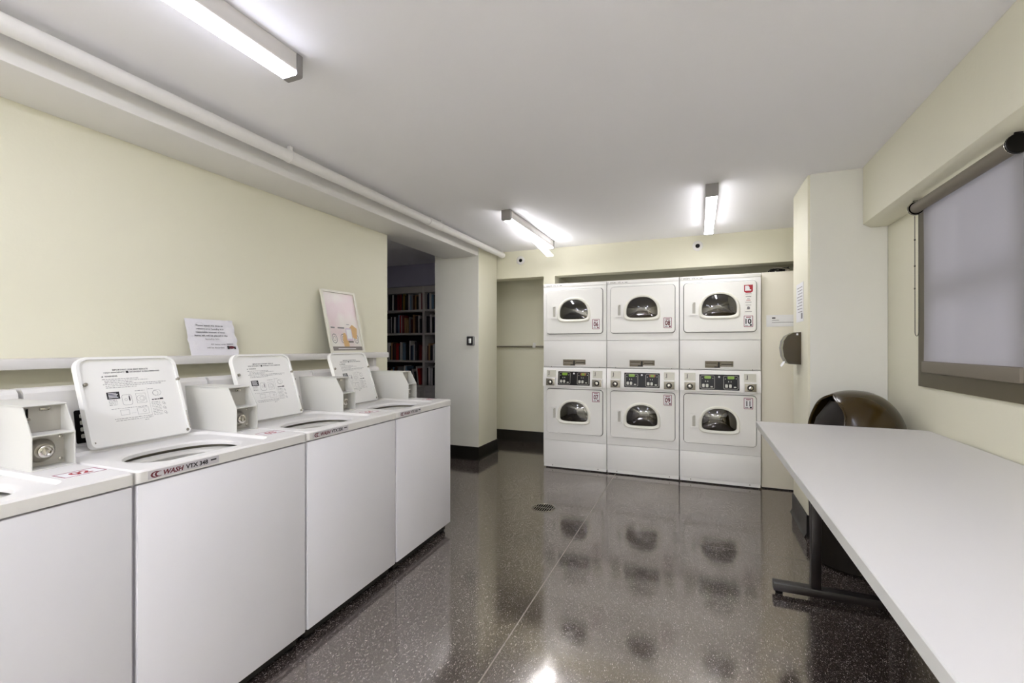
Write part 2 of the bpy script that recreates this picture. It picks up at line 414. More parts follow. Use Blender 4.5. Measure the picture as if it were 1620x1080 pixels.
# (the sagging diffuser glows on every face, so it lights the ceiling too)
# ------------------------------------------------------------ ceiling pipe
cp = thing('ceiling_pipe', (-2.2, 1.8, 2.3), 0, 'long white painted pipe running under the ceiling beside the left beam', 'pipe')
b = MB(M_pipe); b.lathe([(.030, 0), (.034, .004), (.034, 5.12-YB-.15), (.03, 5.12-YB-.145)], (-2.2, YB+.1, 2.395), 'y', 20)
for yy in (3.42,): b.lathe([(.039, 0), (.039, .16)], (-2.2, yy, 2.395), 'y', 20)
rel(b.build('pipe'), cp)
for yy in (.4, 1.95, 3.62, 5.02):
    b = MB(M_pipe); b.box(-2.213, -2.187, yy, yy+.022, 2.425, CZ-.001, .002); b.lathe([(.0355, 0), (.0375, .002), (.0375, .022), (.0355, .024)], (-2.2, yy, 2.395), 'y', 20); rel(b.build('hanger'), cp)

# ------------------------------------------------------------ wall details
def sleeve(x, z, label):
    t = thing('pipe_sleeve', (x, 5.159, z), 0, label, 'wall plate', 'round wall plates on the back header')
    b = MB(M_pipe); b.loft([[(r*math.cos(2*math.pi*i/28), y, r*math.sin(2*math.pi*i/28)) for i in range(28)] for r, y in ((.052, 0), (.052, -.004), (.045, -.009), (.024, -.010), (.022, -.006), (.022, 0))]); b.build('cover_plate', t)
    b = MB(M_black); b.lathe([(.0215, -.001), (.0215, -.004)], (0, 0, 0), 'y', 20); b.build('hole', t)
sleeve(-2.0, 2.336, 'round white wall plate with a dark hole, beside the end of the ceiling pipe')
sleeve(-.008, 2.346, 'round white wall plate with a dark hole, above the middle dryers')
# light switch on the column
t = thing('light_switch', (-2.40, 4.629, 1.355), 0, 'metal light switch box with a white switch on the column', 'light switch')
b = MB(mat('switch_box_grey', srgb(150, 148, 145), .45)); b.prism(rrect(-.045, .045, -.055, .055, .014), fy, -.03, 0); b.build('box', t)
b = MB(M_chrome); b.prism(rrect(-.036, .036, -.047, .047, .006), fy, -.034, -.031); b.build('plate', t)
b = MB(M_paper); b.box(-.012, .014, -.042, -.0345, -.026, .028, .002); b.build('toggle', t)
# rod in the alcove
t = thing('wall_conduit', (-2.15, 5.74, 1.29), 0, 'thin dark pipe running across the alcove wall left of the dryers', 'pipe')
b = MB(M_dsteel); b.lathe([(.012, 0), (.012, .92)], (-.49, 0, 0), 'x', 10); b.build('conduit', t)
b = MB(M_pipe); b.lathe([(.018, -.02), (.02, -.015), (.02, .015), (.018, .02)], (.12, 0, 0), 'x', 12); b.box(.105, .135, -.004, .028, -.02, .05); b.build('coupling', t)
# shelf ledge behind the washers
t = thing('wall_shelf', (-2.575, .8, 1.195), 0, 'long narrow white shelf on the left wall behind the washers', 'shelf')
b = MB(M_washtop); b.box(-2.648, -2.5, YB+.01, 3.27, 1.197, 1.24, .003); rel(b.build('board'), t)
for yy in (-.6, .5, 2.1, 3.14):
    b = MB(M_pipe); b.box(-2.648, -2.56, yy, yy+.035, .95, 1.196, .002); rel(b.build('bracket'), t)
# ------------------------------------------------------------ floor drain
t = thing('floor_drain', (-1.145, 3.465, 0), 0, 'round metal floor drain grate in the dark floor', 'drain')
b = MB(M_dsteel); b.loft([[(r*math.cos(2*math.pi*i/40), r*math.sin(2*math.pi*i/40), z) for i in range(40)] for r, z in ((.097, .0005), (.094, .004), (.086, .0045), (.084, .001))]); b.build('rim', t)
b = MB([mat('drain_black', srgb(6, 5, 5), .9, ior=1.02), M_steel]); b.lathe([(.0855, .0006), (.0855, .0012)], (0, 0, 0), 'z', 40); b.mi = 1
for i in range(-4, 5):
    x = i*.018; hy = math.sqrt(max(0, .084**2-x*x)); b.box(x-.0026, x+.0026, -hy, hy, .0013, .0036)
b.box(-.083, .083, -.003, .003, .0013, .0037); b.build('grate', t)

# ------------------------------------------------------------ washers
D = Vector((-.035, 1, 0)).normalized(); RZW = math.atan2(.035, 1)
WP = .66; WW = .655; ZT = .92
P0 = Vector((-1.613, 2.80, 0))
XV = Vector((1, .035, 0)).normalized()
def lid_label(mb, s=1):
    """print inside the lid; local plane: right=+y, up=+z, x = face"""
    pass
def make_washer(number, model, lid_off, label, with_label=True):
    k = {'02': 3, '03': 2, '04': 1, '05': 0}[number]
    o = P0-D*(WP*(k)+WW); t = thing('washing_machine', o, RZW, label, 'washing machine', 'row of top loading washers')
    # cabinet
    b = MB(M_wash); oc = rrect(-.69, -.022, .002, WW-.002, .006, 3); ic = rrect(-.68, -.03, .012, WW-.012, .004, 3)
    b.ring(oc, ic, fz, .052, .8815); b.box(-.68, -.03, .012, WW-.012, .052, .056); b.build('cabinet', t)
    b = MB(M_wash); b.box(-.0215, .0, .004, WW-.004, .06, .8755, .004, 2); b.build('front_panel', t)
    b = MB(M_dark); b.box(-.66, -.035, .02, WW-.02, 0.012, .052); b.build('plinth', t)
    for x, y in ((-.05, .05), (-.05, WW-.05), (-.64, .05), (-.64, WW-.05)):
        b = MB(M_black); b.lathe([(.022, 0), (.022, .006), (.012, .008), (.012, .012)], (x, y, 0), 'z', 12); b.build('foot', t)
    # top with sunken well and oval opening
    b = MB(M_washtop)
    out = rrect(-.695, .004, 0.0, WW, .012, 4)
    well = rrect(-.46, -.045, .05, .53, .06, 6); well2 = rrect(-.452, -.053, .058, .522, .055, 6)
    b.ring(out, well, fz, .882, ZT-.006)
    o1, i1 = match(out, well)
    sh = [( -.3455+(a+.3455)*.985, .3275+(c-.3275)*.985) for a, c in o1]
    b.loft([[(a, c, ZT-.006) for a, c in o1], [(a, c, ZT) for a, c in sh], [(a, c, ZT) for a, c in i1], [(a, c, ZT-.006) for a, c in i1]])
    hole = sup(-.21, .285, .135, .185, .185, 2.3, 2.3, 44)
    o2, i2 = match(well, hole)
    o3, _ = match(well2, hole) if False else (o2, i2)
    b.loft([[(a, c, ZT-.0005) for a, c in o2], [(-.21+(a+.21)*.97, .285+(c-.285)*.97, ZT-.011) for a, c in o2],
            [(-.21+(a+.21)*1.10, .285+(c-.285)*1.10, ZT-.012) for a, c in i2], [(-.21+(a+.21)*1.05, .285+(c-.285)*1.05, ZT-.012) for a, c in i2], [(a, c, ZT-.018) for a, c in i2], [(a, c, ZT-.03) for a, c in i2]])
    b.build('top_panel', t)
    b = MB(mat('tub_ring_plastic', srgb(214, 212, 204), .45))
    b.loft([[(-.21+(a+.21)*s, .285+(c-.285)*s, z) for a, c in i2] for s, z in ((1.19, ZT-.045), (1.0, ZT-.040), (.80, ZT-.044), (.76, ZT-.052), (.78, ZT-.075), (1.19, ZT-.085), (1.19, ZT-.045))]); b.build('tub_ring', t)
    b = MB(M_drum)
    b.loft([[(-.21+(a+.21)*s, .285+(c-.285)*s, z) for a, c in i2] for s, z in ((1.02, ZT-.031), (1.22, ZT-.034), (1.22, ZT-.10), (1.2, .5), (.9, .48))], cap1=True)
    b.build('wash_basket', t)
    # console at the rear
    b = MB(M_washtop); b.prism([(-.565, ZT+.0005), (-.60, 1.128), (-.615, 1.142), (-.69, 1.142), (-.69, ZT+.0005)], lambda a, c, d: (a, d, c), .004, WW-.004); con = b.build('console', t)
    b = MB([M_black, M_button, M_greyink])
    n = Vector((1, 0, .035/.208)).normalized(); up = Vector((-.035, 0, .208)).normalized(); org = Vector((-.565, 0, ZT))
    P = lambda y, s, off=.0012: org+Vector((0, y, 0))+up*s+n*off
    b.loft([[P(y, s, q) for y, s in rrect(.135, .36, .012, .135, .006, 3)] for q in (0, .0012)], True, True)
    b.mi = 1
    for j in range(4):
        b.loft([[P(y, s, q) for y, s in rrect(.15, .17, .03+.025*j, .045+.025*j, .004, 3)] for q in (.0012, .003)], False, True)
    b.mi = 2
    for j in range(5): b.loft([[P(y, s, .002) for y, s in ((.18, .03+.02*j), (.25+.02*(j % 3), .03+.02*j), (.25+.02*(j % 3), .034+.02*j), (.18, .034+.02*j))]], cap1=True)
    b.build('control_decal', con)
    for y in (.50, .515):
        b = MB(M_dark); b.lathe([(.004, 0), (.004, .004)], (-.599, y, 1.10), 'x', 8); b.build('screw', con)
    # coin box
    y0, y1 = .545, .65; x0, x1 = -.60, -.275; kx = -.325
    side = [(x1, ZT+.001), (x1, ZT+.105), (kx, ZT+.19), (x0, ZT+.19), (x0, ZT+.001)]
    b = MB(M_coin)
    for yy in (y0, y1-.003): b.prism(side, lambda a, c, d: (a, d, c), yy, yy+.003)
    b.prism([(kx+.004, ZT+.19), (kx-.0, ZT+.193), (x0, ZT+.193), (x0, ZT+.187), (kx, ZT+.187)], lambda a, c, d: (a, d, c), y0, y1)
    b.box(x1-.075, x1+.0005, y0+.003, y1-.003, ZT+.102, ZT+.1055)
    b.box(x0, x1+.004, y0-.001, y1+.001, ZT+.0005, ZT+.004)
    b.box(x0, x0+.003, y0, y1, ZT+.004, ZT+.187)
    cb = b.build('coin_box', t)
    b = MB(mat('coin_plate_grey', srgb(186, 183, 174), .4, metal=.2)); b.box(-.352, -.348, y0+.003, y1-.003, ZT+.106, ZT+.187); b.box(-.332, -.328, y0+.003, y1-.003, ZT+.004, ZT+.102); b.build('inner_plate', cb)
    b = MB(M_black); b.box(-.3478, -.3465, y0+.018, y0+.024, ZT+.12, ZT+.18); b.build('coin_slot', cb)
    b = MB(M_chrome); b.lathe([(.006, 0), (.006, .012), (.003, .015)], (-.3478, y0+.02, ZT+.148), 'x', 12); b.build('coin_knob', cb); b = MB(M_chrome); b.box(-.3478, -.342, y0+.05, y0+.075, ZT+.17, ZT+.18, .001); b.build('coin_return', cb)
    b = MB(M_steel); cz = ZT+.052; cy = y0+.042
    b.lathe([(.036, 0), (.036, .004), (.030, .016), (.022, .022)], (-.3278, cy, cz), 'x', 28)
    b.build('lock_housing', cb)
    b = MB(M_chrome); b.lathe([(.019, .022), (.019, .036), (.016, .038), (.012, .038), (.011, .030)], (-.3278, cy, cz), 'x', 24); b.box(-.30, -.289, cy-.003, cy+.003, cz-.010, cz+.010); b.build('lock', cb)
    for zz in (ZT+.018, ZT+.088):
        b = MB(M_chrome); b.lathe([(.005, 0), (.005, .003), (.002, .005)], (-.3278, y1-.014, zz), 'x', 10); b.build('screw', cb)
    # number sticker on the top
    b = MB([M_paper, M_redpale, M_red]); zc = ZT+.0008
    b.box(-.17, -.10, y0-.005, y0+.1, ZT+.0002, zc)
    b.mi = 1; b.ring(rrect(-.168, -.102, y0-.003, y0+.098, .002, 1), rrect(-.164, -.106, y0+.001, y0+.094, .002, 1), fz, zc, zc+.0003)
    b.mi = 2; b.text(number, (-.118, y0+.047, zc+.0004), (0, 1, 0), (-1, 0, 0), .034, align='c', bold=.035)
    b.build('number_sticker', t)
    # front model strip on the lip
    b = MB([mat('silver_label', srgb(208, 205, 208), .4), M_maroon, M_ink])
    y = .03; b.box(.004, .0048, y, y+.225, .887, .912)
    b.mi = 1
    for q, (cx, r) in enumerate(((.021, .0095), (.031, .0085))):
        pts = [(y+cx+r*1.5*math.cos(a), .8985+r*math.sin(a)) for a in [R(60+ i*20) for i in range(13)]]
        pin = [(y+cx+.003+r*1.2*math.cos(a), .8985+r*.75*math.sin(a)) for a in [R(60+ i*20) for i in range(13)]]
        b.loft([[(.0052, a, c) for a, c in pts], [(.0052, a, c) for a, c in pin]], closed=False)
    b.text('WASH', (.0052, y+.04, .8915), (0, 1, 0), (0, .25, 1), .0145, w=.062, bold=.035)
    b.mi = 2; b.text(model, (.0052, y+.112, .8925), (0, 1, 0), (0, 0, 1), .0135, w=.074, bold=.035)
    b.box(.005, .0053, y+.196, y+.216, .899, .904)
    b.build('model_label', t)
    # lid
    lw, lh = .355, .348; th = R(19.5)
    ld = bpy.data.objects.new('lid_pivot', None)
    bm_f = lambda a, c, d: (d, a, c)
    b = MB(M_lid); o_ = rrect(0, lw, 0, lh, [.02, .045, .045, .02], 6); i_ = rrect(.012, lw-.012, .008, lh-.012, [.014, .036, .036, .014], 6)
    oo, ii = match(o_, i_)
    b.loft([[bm_f(a, c, -.018) for a, c in oo], [bm_f(a, c, -.004) for a, c in oo], [bm_f(lw/2+(a-lw/2)*.985, lh/2+(c-lh/2)*.985, .004) for a, c in oo],
            [bm_f(a, c, .004) for a, c in ii], [bm_f(a, c, -.004) for a, c in ii]], True, True)
    lid = b.build('lid', t); lid.location = (-.44, lid_off, ZT+.004); lid.rotation_euler = (0, -th, 0)
    for y_, z_ in ((.022, .24), (lw-.008, .24)):
        b = MB(M_dsteel); b.lathe([(.0065, -.003), (.0065, .006), (.003, .009)], (0, y_, z_), 'x', 12); b.build('bumper', lid)
    b = MB(M_dsteel); b.lathe([(.0035, -.003), (.0035, -.001)], (0, .016, .022), 'x', 8); b.build('screw', lid)
    b = MB(M_dsteel); b.tube([(.003, lw-.006, .1), (.005, lw-.006, .02)], .002, 6); b.build('hinge_rod', lid)
    b = MB(M_dsteel); b.lathe([(.006, .004), (.006, .006)], (0, lw-.018, .016), 'x', 10); b.build('screw', lid)
    # printed instructions
    b = MB([M_ink, M_greyink, M_paper]); X = -.0036
    T = lambda s, y, z, h, w=None, al='l': b.text(s, (X, y, z), (0, 1, 0), (0, 0, 1), h, w, al)
    def bar(y0, y1, z0, z1, x=X): b.quad([(x, y0, z0), (x, y1, z0), (x, y1, z1), (x, y0, z1)])
    def wav(y0, y1, z, h=.0024, seed=0):
        r = random.Random(seed); yy = y0
        while yy < y1:
            w = r.uniform(.003, .011); w = min(w, y1-yy); bar(yy, yy+w, z, z+h*r.uniform(.6, 1)); yy += w+.0022
    T('IMPORTANT: FOR BEST RESULTS', .18, .291, .0055, .125, 'c')
    T('HIGH EFFICIENCY', .088, .281, .0052, .07); T('DETERGENT IS RECOMMENDED', .175, .281, .0052, .11)
    bar(.162, .171, .279, .288)
    T('WARNING', .088, .266, .0058, .042); b.loft([[(X, .078, .266), (X, .084, .266), (X, .081, .272)]], cap1=True)
    b.mi = 1
    for j, (e, st) in enumerate(((.20, .078), (.235, .085), (.18, .085), (.30, .078), (.28, .085), (.19, .085))): wav(st, e, .256-.0068*j, .0024, j)
    b.mi = 0; bar(.082, .124, .178, .206); b.mi = 2
    for j in range(4): bar(.087, .118-.004*(j % 2), .183+.0056*j, .1853+.0056*j, X+.0004)
    b.mi = 1
    for j in range(4): wav(.085, .112, .172-.006*j, .0022, 20+j)
    def circ(cy, cz, r, q=.0009, e=1.0):
        b.loft([[(X, cy+(r+s)*math.cos(2*math.pi*i/20), cz+(r*e+s)*math.sin(2*math.pi*i/20)) for i in range(20)] for s in (0, q)])
    def rect(y0, y1, z0, z1, q=.0008):
        bar(y0, y1, z0, z0+q); bar(y0, y1, z1-q, z1); bar(y0, y0+q, z0, z1); bar(y1-q, y1, z0, z1)
    b.loft([[(X, a, c) for a, c in rrect(.129, .163, .150, .192, .008, 3)], [(X, a, c) for a, c in rrect(.130, .162, .151, .191, .0075, 3)]])
    b.mi = 0; b.loft([[(X+.0002, .1545+.0022*math.cos(a), .176+.012*math.sin(a)) for a in [i*math.pi/6 for i in range(12)]]], cap1=True); b.mi = 1
    circ(.142, .172, .004); circ(.194, .172, .014, e=.9); circ(.197, .172, .007); rect(.178, .213, .153, .193)
    circ(.250, .188, .010); circ(.256, .19, .015, e=.8); wav(.225, .245, .207, .002, 33); wav(.178, .214, .203, .002, 34)
    b.mi = 0; wav(.232, .275, .160, .0045, 35); bar(.262, .275, .160, .166); b.mi = 1
    for j in range(9): wav(.228, .262, .150-.0065*j, .002, 40+j)
    for j in range(3): circ(.272, .145-.02*j, .004); circ(.276, .141-.02*j, .003)
    bar(.222, .2226, .09, .215); wav(.088, .21, .138, .0018, 50)
    rect(.115, .145, .112, .132); bar(.15, .168, .116, .1165); rect(.172, .213, .108, .134); circ(.198, .121, .005)
    wav(.092, .22, .098, .0022, 51); wav(.095, .22, .091, .0022, 52); wav(.192, .206, .083, .002, 53)
    pr = b.build('instruction_print', lid, smooth=0)
    return t
w5 = make_washer('05', 'VTX 330', .075, 'white top-load washer at the far end of the row, numbered 05')
w4 = make_washer('04', 'VTX 330', .07, 'white top-load washer with raised lid, below the framed poster, second from the far end')
w3 = make_washer('03', 'VTX 348', .115, 'white top-load washer with the VTX 348 label and lid open in front')
w2 = make_washer('02', 'VTX 348', .115, 'nearest white top-load washer, numbered 02, cut off by the left edge')

# paper sign leaning on the shelf
t = thing('paper_sign', (-2.56, 1.775, 1.2405), 0, 'wrinkled laminated paper notice leaning on the shelf between two raised washer lids', 'sign')
def lean(mb_build, name, t, ang, mats):
    o = mb_build.build(name, t, smooth=60); o.rotation_euler = (0, -ang, 0); return o
mp = mat('laminated_paper', srgb(238, 236, 240), .18, bump=(30, .5))
b = MB(mp); n = 16; L = []
r = random.Random(4)
for i in range(n+1):
    y = -.14+.28*i/n; row = []
    for j in range(13):
        z = .216*j/12
        row.append((.003*math.sin(j*1.7+i*.3)*(.3+i/n)+r.uniform(-.0008, .0008), y*(1+.0)+(.006 if (j == 5 and i in (0, n)) else 0)*(1 if i else -1), z))
    L.append(row)
b.loft(L, closed=False); lean(b, 'sheet', t, R(17), None)
b = MB([M_ink, M_greyink, M_maroon]); X = .0062
lines = ['Please watch the time to', 'remove your laundry in a', 'reasonable amount of time.', 'Items left will be placed in the', 'laundry bin']
for j, s in enumerate(lines):
    b.mi = 0 if j < 4 else 1; b.text(s, (X, -.01, .172-.020*j), (0, 1, 0), (0, 0, 1), .0085, w=[.155, .155, .17, .19, .08][j], align='c')
b.mi = 1; b.text('All items over', (X, .02, .060), (0, 1, 0), (0, 0, 1), .008, w=.09, align='c'); b.text('will be discarded', (X, .0, .040), (0, 1, 0), (0, 0, 1), .008, w=.10, align='c')
b.loft([[(X, -.065+q*math.cos(a), .165+q*math.sin(a)) for a in [i*math.pi/12 for i in range(24)]] for q in (.028, .0285)])
b.mi = 2; b.loft([[(X+.0003, .095+.02*math.cos(a), .045+.009*math.sin(a)) for a in [i*math.pi/8 for i in range(16)]]], cap1=True)
b.mi = 0; b.box(X, X+.0004, .07, .082, .034, .054); b.box(X, X+.0004, .112, .122, .034, .05); b.box(X, X+.0004, .07, .11, .064, .067)
lean(b, 'print', t, R(17), None)
# framed poster leaning on the shelf
t = thing('framed_poster', (-2.515, 2.795, 1.2405), 0, 'white framed laundry poster leaning against the left wall on the shelf', 'poster')
ang = math.atan2(.115, .485); pw, ph = .182, .50
b = MB(mat('poster_frame_white', srgb(232, 229, 214), .35)); b.ring(rrect(-pw, pw, 0, ph, .003, 2), rrect(-pw+.018, pw-.018, .018, ph-.018, .001, 2), fx, -.008, .008); f = lean(b, 'frame', t, ang, None)
b = MB(M_dark); b.box(-.0075, -.006, -pw+.01, pw-.01, .01, ph-.01); lean(b, 'backing', t, ang, None)
pm = bpy.data.materials.new('poster_print'); pm.use_nodes = True; nt = pm.node_tree; p = nt.nodes['Principled BSDF']; p.inputs['Roughness'].default_value = .28
tc = nt.nodes.new('ShaderNodeTexCoord'); ns = nt.nodes.new('ShaderNodeTexNoise'); ns.inputs['Scale'].default_value = 4; nt.links.new(tc.outputs['Object'], ns.inputs['Vector'])
rp = nt.nodes.new('ShaderNodeValToRGB'); rp.color_ramp.elements[0].position = .35; rp.color_ramp.elements[0].color = srgb(226, 205, 206); rp.color_ramp.elements[1].position = .6; rp.color_ramp.elements[1].color = srgb(238, 236, 226)
nt.links.new(ns.outputs['Fac'], rp.inputs[0]); nt.links.new(rp.outputs[0], p.inputs['Base Color'])
b = MB([pm, mat('taupe_band', srgb(126, 118, 112), .4), M_greyink, M_skin, M_paper, mat('lilac_print', srgb(214, 196, 212), .4)]); X = -.0025
b.box(-.004, -.003, -pw+.016, pw-.016, .016, ph-.016)
b.mi = 1; b.box(X, X+.0003, -pw+.02, pw-.02, .02, .052)
b.mi = 4; b.box(X+.0004, X+.0006, -.1, .09, .032, .037); 
b.mi = 3
b.prism([(-.03, .052), (.025, .052), (.03, .11), (.0, .16), (-.02, .16), (-.035, .11)], fx, X, X+.0006)
b.prism([(.07, .13), (.12, .11), (.14, .2), (.09, .23), (.055, .2)], fx, X, X+.0006)
b.mi = 5; b.prism(rrect(.01, .075, .1, .2, .008), fx, X+.0007, X+.0012)
b.mi = 4; b.prism(rrect(.017, .068, .115, .19, .002), fx, X+.0013, X+.0016)
b.mi = 1; b.prism(rrect(.022, .078, .083, .098, .003), fx, X+.0007, X+.001)
b.mi = 2
for cy in (-.12, -.03, .115):
    b.loft([[(X+.0004, cy+.027*q*math.cos(a), .115+.038*q*math.sin(a)) for a in [i*math.pi/12 for i in range(24)]] for q in (1, .84)])
    b.loft([[(X+.0004, cy+.014*q*math.cos(a), .115+.02*q*math.sin(a)) for a in [i*math.pi/12 for i in range(24)]] for q in (1, .8)])
b.box(X, X+.0003, -.14, -.1, .195, .207); b.box(X, X+.0003, -.07, .0, .195, .207); b.box(X, X+.0003, .03, .06, .195, .2); b.box(X, X+.0003, .03, .06, .228, .232)
lean(b, 'print', t, ang, None)

# ------------------------------------------------------------ dryers
DZ = dict(top=1.957, strip=1.92, mid1=1.352, mid0=1.082, ctl1=1.052, ctl0=.868, low=.298)
def make_dryer(x0, w, nums, label, extra=False, tagged=''):
    t = thing('stacked_dryer', (x0, 4.65, 0), 0, label, 'dryer', 'stacked tumble dryers along the back')
    g = .0025; cx = w/2
    WIN = [(1.672, nums[0], 'u'), (.608, nums[1], 'l')]
    # cabinet shell
    b = MB(M_enamel)
    b.box(g, g+.004, .012, .70, .03, 1.95); b.box(w-g-.004, w-g, .012, .70, .03, 1.95); b.box(g, w-g, .696, .70, .03, 1.95)
    b.box(g, w-g, .012, .70, 1.946, 1.95); b.box(g, w-g, .012, .70, .03, .034)
    b.build('cabinet', t)
    b = MB(M_enamel); b.box(g, w-g, 0, .02, DZ['strip']+.001, DZ['top'], .003); b.box(g, w-g, .02, .70, 1.951, DZ['top']); st = b.build('top_trim', t)
    b = MB([M_greyink]); b.text('WASH', (.03, -.0006, 1.930), (1, 0, 0), (.2, 0, 1), .012, w=.06); b.text('VTX', (.11, -.0006, 1.930), (1, 0, 0), (0, 0, 1), .011, w=.03)
    b.loft([[(.018+.008*q*math.cos(a), -.0006, 1.936+.006*q*math.sin(a)) for a in [R(50+i*22) for i in range(12)]] for q in (1, .7)], closed=False)
    b.box(.15, .165, -.0008, -.0002, 1.932, 1.936); b.box(.18, .205, -.0008, -.0002, 1.932, 1.937); b.build('brand_print', st)
    # front panels
    hole_u = [(cx+.19*math.cos(2*math.pi*i/40), 1.66+.19*math.sin(2*math.pi*i/40)) for i in range(40)]
    b = MB(M_enamel); b.ring(rrect(g, w-g, DZ['mid1']+.0015, DZ['strip']-.001, .004, 2), hole_u, fy, 0, .012); b.build('upper_front_panel', t)
    b = MB(M_enamel); b.box(g, w-g, 0, .012, DZ['mid0']+.002, DZ['mid1']-.0015, .003); b.box(g, w-g, -.004, .012, DZ['mid0']-.006, DZ['mid0']+.001, .002); mp_ = b.build('lint_panel', t)
    for xx in (.09, w-.07):
        b = MB(M_dsteel); b.lathe([(.004, -.008), (.004, -.003)], (xx, 0, DZ['mid0']-.003), 'y', 8); b.build('screw', mp_)
    b = MB([M_tag, M_dark, M_outline])
    b.prism([(cx-.12, 1.092), (cx+.01, 1.092), (cx+.01, 1.104), (cx+.12, 1.104), (cx+.12, 1.155), (cx-.12, 1.155)], fy, -.0012, -.0002)
    b.mi = 1; b.box(cx-.01, cx+.006, -.0016, -.0011, 1.098, 1.145); b.box(cx+.02, cx+.115, -.0016, -.0011, 1.122, 1.128); b.box(cx-.11, cx-.02, -.0016, -.0011, 1.134, 1.138); b.box(cx-.04, cx+.0, -.0016, -.0011, 1.094, 1.104)
    b.mi = 2; b.box(cx-.112, cx-.02, -.0016, -.0011, 1.116, 1.121); b.box(cx+.02, cx+.1, -.0016, -.0011, 1.110, 1.114); b.box(cx+.02, cx+.1, -.0016, -.0011, 1.136, 1.14)
    b.build('dark_notice_strip', mp_)
    hole_l = [(cx+.19*math.cos(2*math.pi*i/40), .60+.19*math.sin(2*math.pi*i/40)) for i in range(40)]
    b = MB(M_enamel); b.ring(rrect(g, w-g, DZ['low']+.0015, DZ['ctl0']-.001, .004, 2), hole_l, fy, 0, .012); b.build('lower_front_panel', t)
    b = MB(M_enamel); b.box(g, w-g, .0, .012, .045, DZ['low']-.0015, .003); b.box(g+.002, w-g-.002, .006, .016, .012, .044); bp = b.build('base_panel', t)
    for xx in (.1, w-.09):
        b = MB(M_dsteel); b.lathe([(.005, .002), (.005, .006)], (xx, 0, .03), 'y', 8); b.build('screw', bp)
    b = MB(M_dark); b.box(.02, w-.02, .03, .66, 0, .03); b.build('plinth', t)
    # control console
    b = MB(M_enamel); b.prism([(0.0, DZ['ctl1']+.018), (-.006, DZ['ctl1']+.01), (-.028, DZ['ctl0']+.012), (-.026, DZ['ctl0']+.003), (0, DZ['ctl0']+.001), (.012, DZ['ctl0']+.001), (.012, DZ['ctl1']+.018)], lambda a, c, d: (d, a, c), .10 if False else g, w-g)
    con = b.build('control_console', t)
    sl = (.022)/(DZ['ctl1']+.01-(DZ['ctl0']+.012)); F = lambda z: -.006-.0005-(DZ['ctl1']+.01-z)*sl
    fc = lambda a, z, c: (a, F(z)+c, z)
    b = MB([M_black, M_outline, M_lcd, M_button, M_lcd2, M_paper])
    b.prism(rrect(cx-.17, cx+.17, .888, 1.03, .004, 3), fc, -.0012, 0)
    for s in (-1, 1):
        c0 = cx+s*.098
        b.mi = 1; b.ring(rrect(c0-.062, c0+.062, .898, 1.02, .012, 4), rrect(c0-.058, c0+.058, .902, 1.016, .009, 4), fc, -.0018, -.0012)
        b.mi = 4 if (s > 0 and tagged != 'third') else 2
        b.prism(rrect(c0-.028, c0+.03, .990, 1.016, .01, 3), fc, -.002, -.0013)
        b.mi = 2; b.prism(rrect(c0-.015, c0+.015, .992, 1.012, .004, 3), fc, -.0026, -.002)
        b.mi = 3
        for dx in (-.018, .002): b.prism([(c0+dx-.004, .962), (c0+dx+.004, .962), (c0+dx, .976)], fc, -.002, -.0013)
        for dx, zz in ((-.045, .988), (.045, .992)): b.prism([(c0+dx-.003, zz), (c0+dx+.003, zz), (c0+dx+.003, zz+.006), (c0+dx-.003, zz+.006)], fc, -.002, -.0013)
        for dx in (-.036, -.004): b.prism(rrect(c0+dx-.011, c0+dx+.011, .912, .942, .006, 3), fc, -.006, -.0013)
        b.prism(rrect(c0+.024, c0+.045, .912, .922, .004, 3), fc, -.005, -.0013)
    b.mi = 5; b.lathe([(.009, -.003), (.009, 0)], (cx, F(1.01), 1.01), 'y', 14)
    b.build('control_panel', con)
    for s in (-1, 1):
        mx_ = .046+.048 if s < 0 else w-.04-.05
        b = MB(mat('coin_plate', srgb(205, 203, 190), .35)); b.prism(rrect(mx_-.049, mx_+.049, .968, 1.042, .003, 2), fc, -.006, 0); cs = b.build('coin_acceptor', con)
        b = MB(M_dark); b.box(mx_-.026, mx_-.021, F(1.0)-.0075, F(1.0)-.002, .985, 1.03); b.box(mx_-.036, mx_-.031, F(1.0)-.0075, F(1.0)-.002, .98, .995); b.build('coin_slot', cs)
        b = MB(M_enamel); b.box(mx_-.052, mx_+.052, F(.92)-.030, F(.92)+.0, .866, .962, .004); cv = b.build('coin_vault', con)
        b = MB(M_dsteel); b.box(mx_-.047, mx_+.047, F(.92)-.0325, F(.92)-.030, .882, .955, .001); b.build('vault_plate', cv)
        b = MB([M_dark, M_chrome]); b.lathe([(.027, -.004), (.027, 0)], (mx_, F(.92)-.0325, .918), 'y', 20); b.mi = 1; b.lathe([(.012, -.02), (.017, -.017), (.017, -.004)], (mx_, F(.92)-.0325, .918), 'y', 18); b.build('lock', cv)
    # doors with windows
    for cz, num, which in WIN:
        z0, z1 = (1.426, 1.888) if which == 'u' else (.38, .842)
        dn = 'door'
        win_in = sup(cx, cz-.036, .147, .142, .062, 2.25, 4.5, 56)
        b = MB(M_enamel2)
        oo, ii = match(rrect(.04, w-.04, z0, z1, .03, 6), win_in)
        k = lambda L, s: [(cx+(a-cx)*s, (z0+z1)/2+(c-(z0+z1)/2)*s) for a, c in L]
        b.loft([[fy(a, c, -.001) for a, c in ii], [fy(a, c, -.022) for a, c in ii], [fy(a, c, -.022) for a, c in k(oo, .985)], [fy(a, c, -.018) for a, c in oo], [fy(a, c, -.001) for a, c in oo], [fy(a, c, -.001) for a, c in ii]])
        d = b.build(dn, t); d['label'] = 'upper door with a rounded window' if which == 'u' else 'lower door with a rounded window'
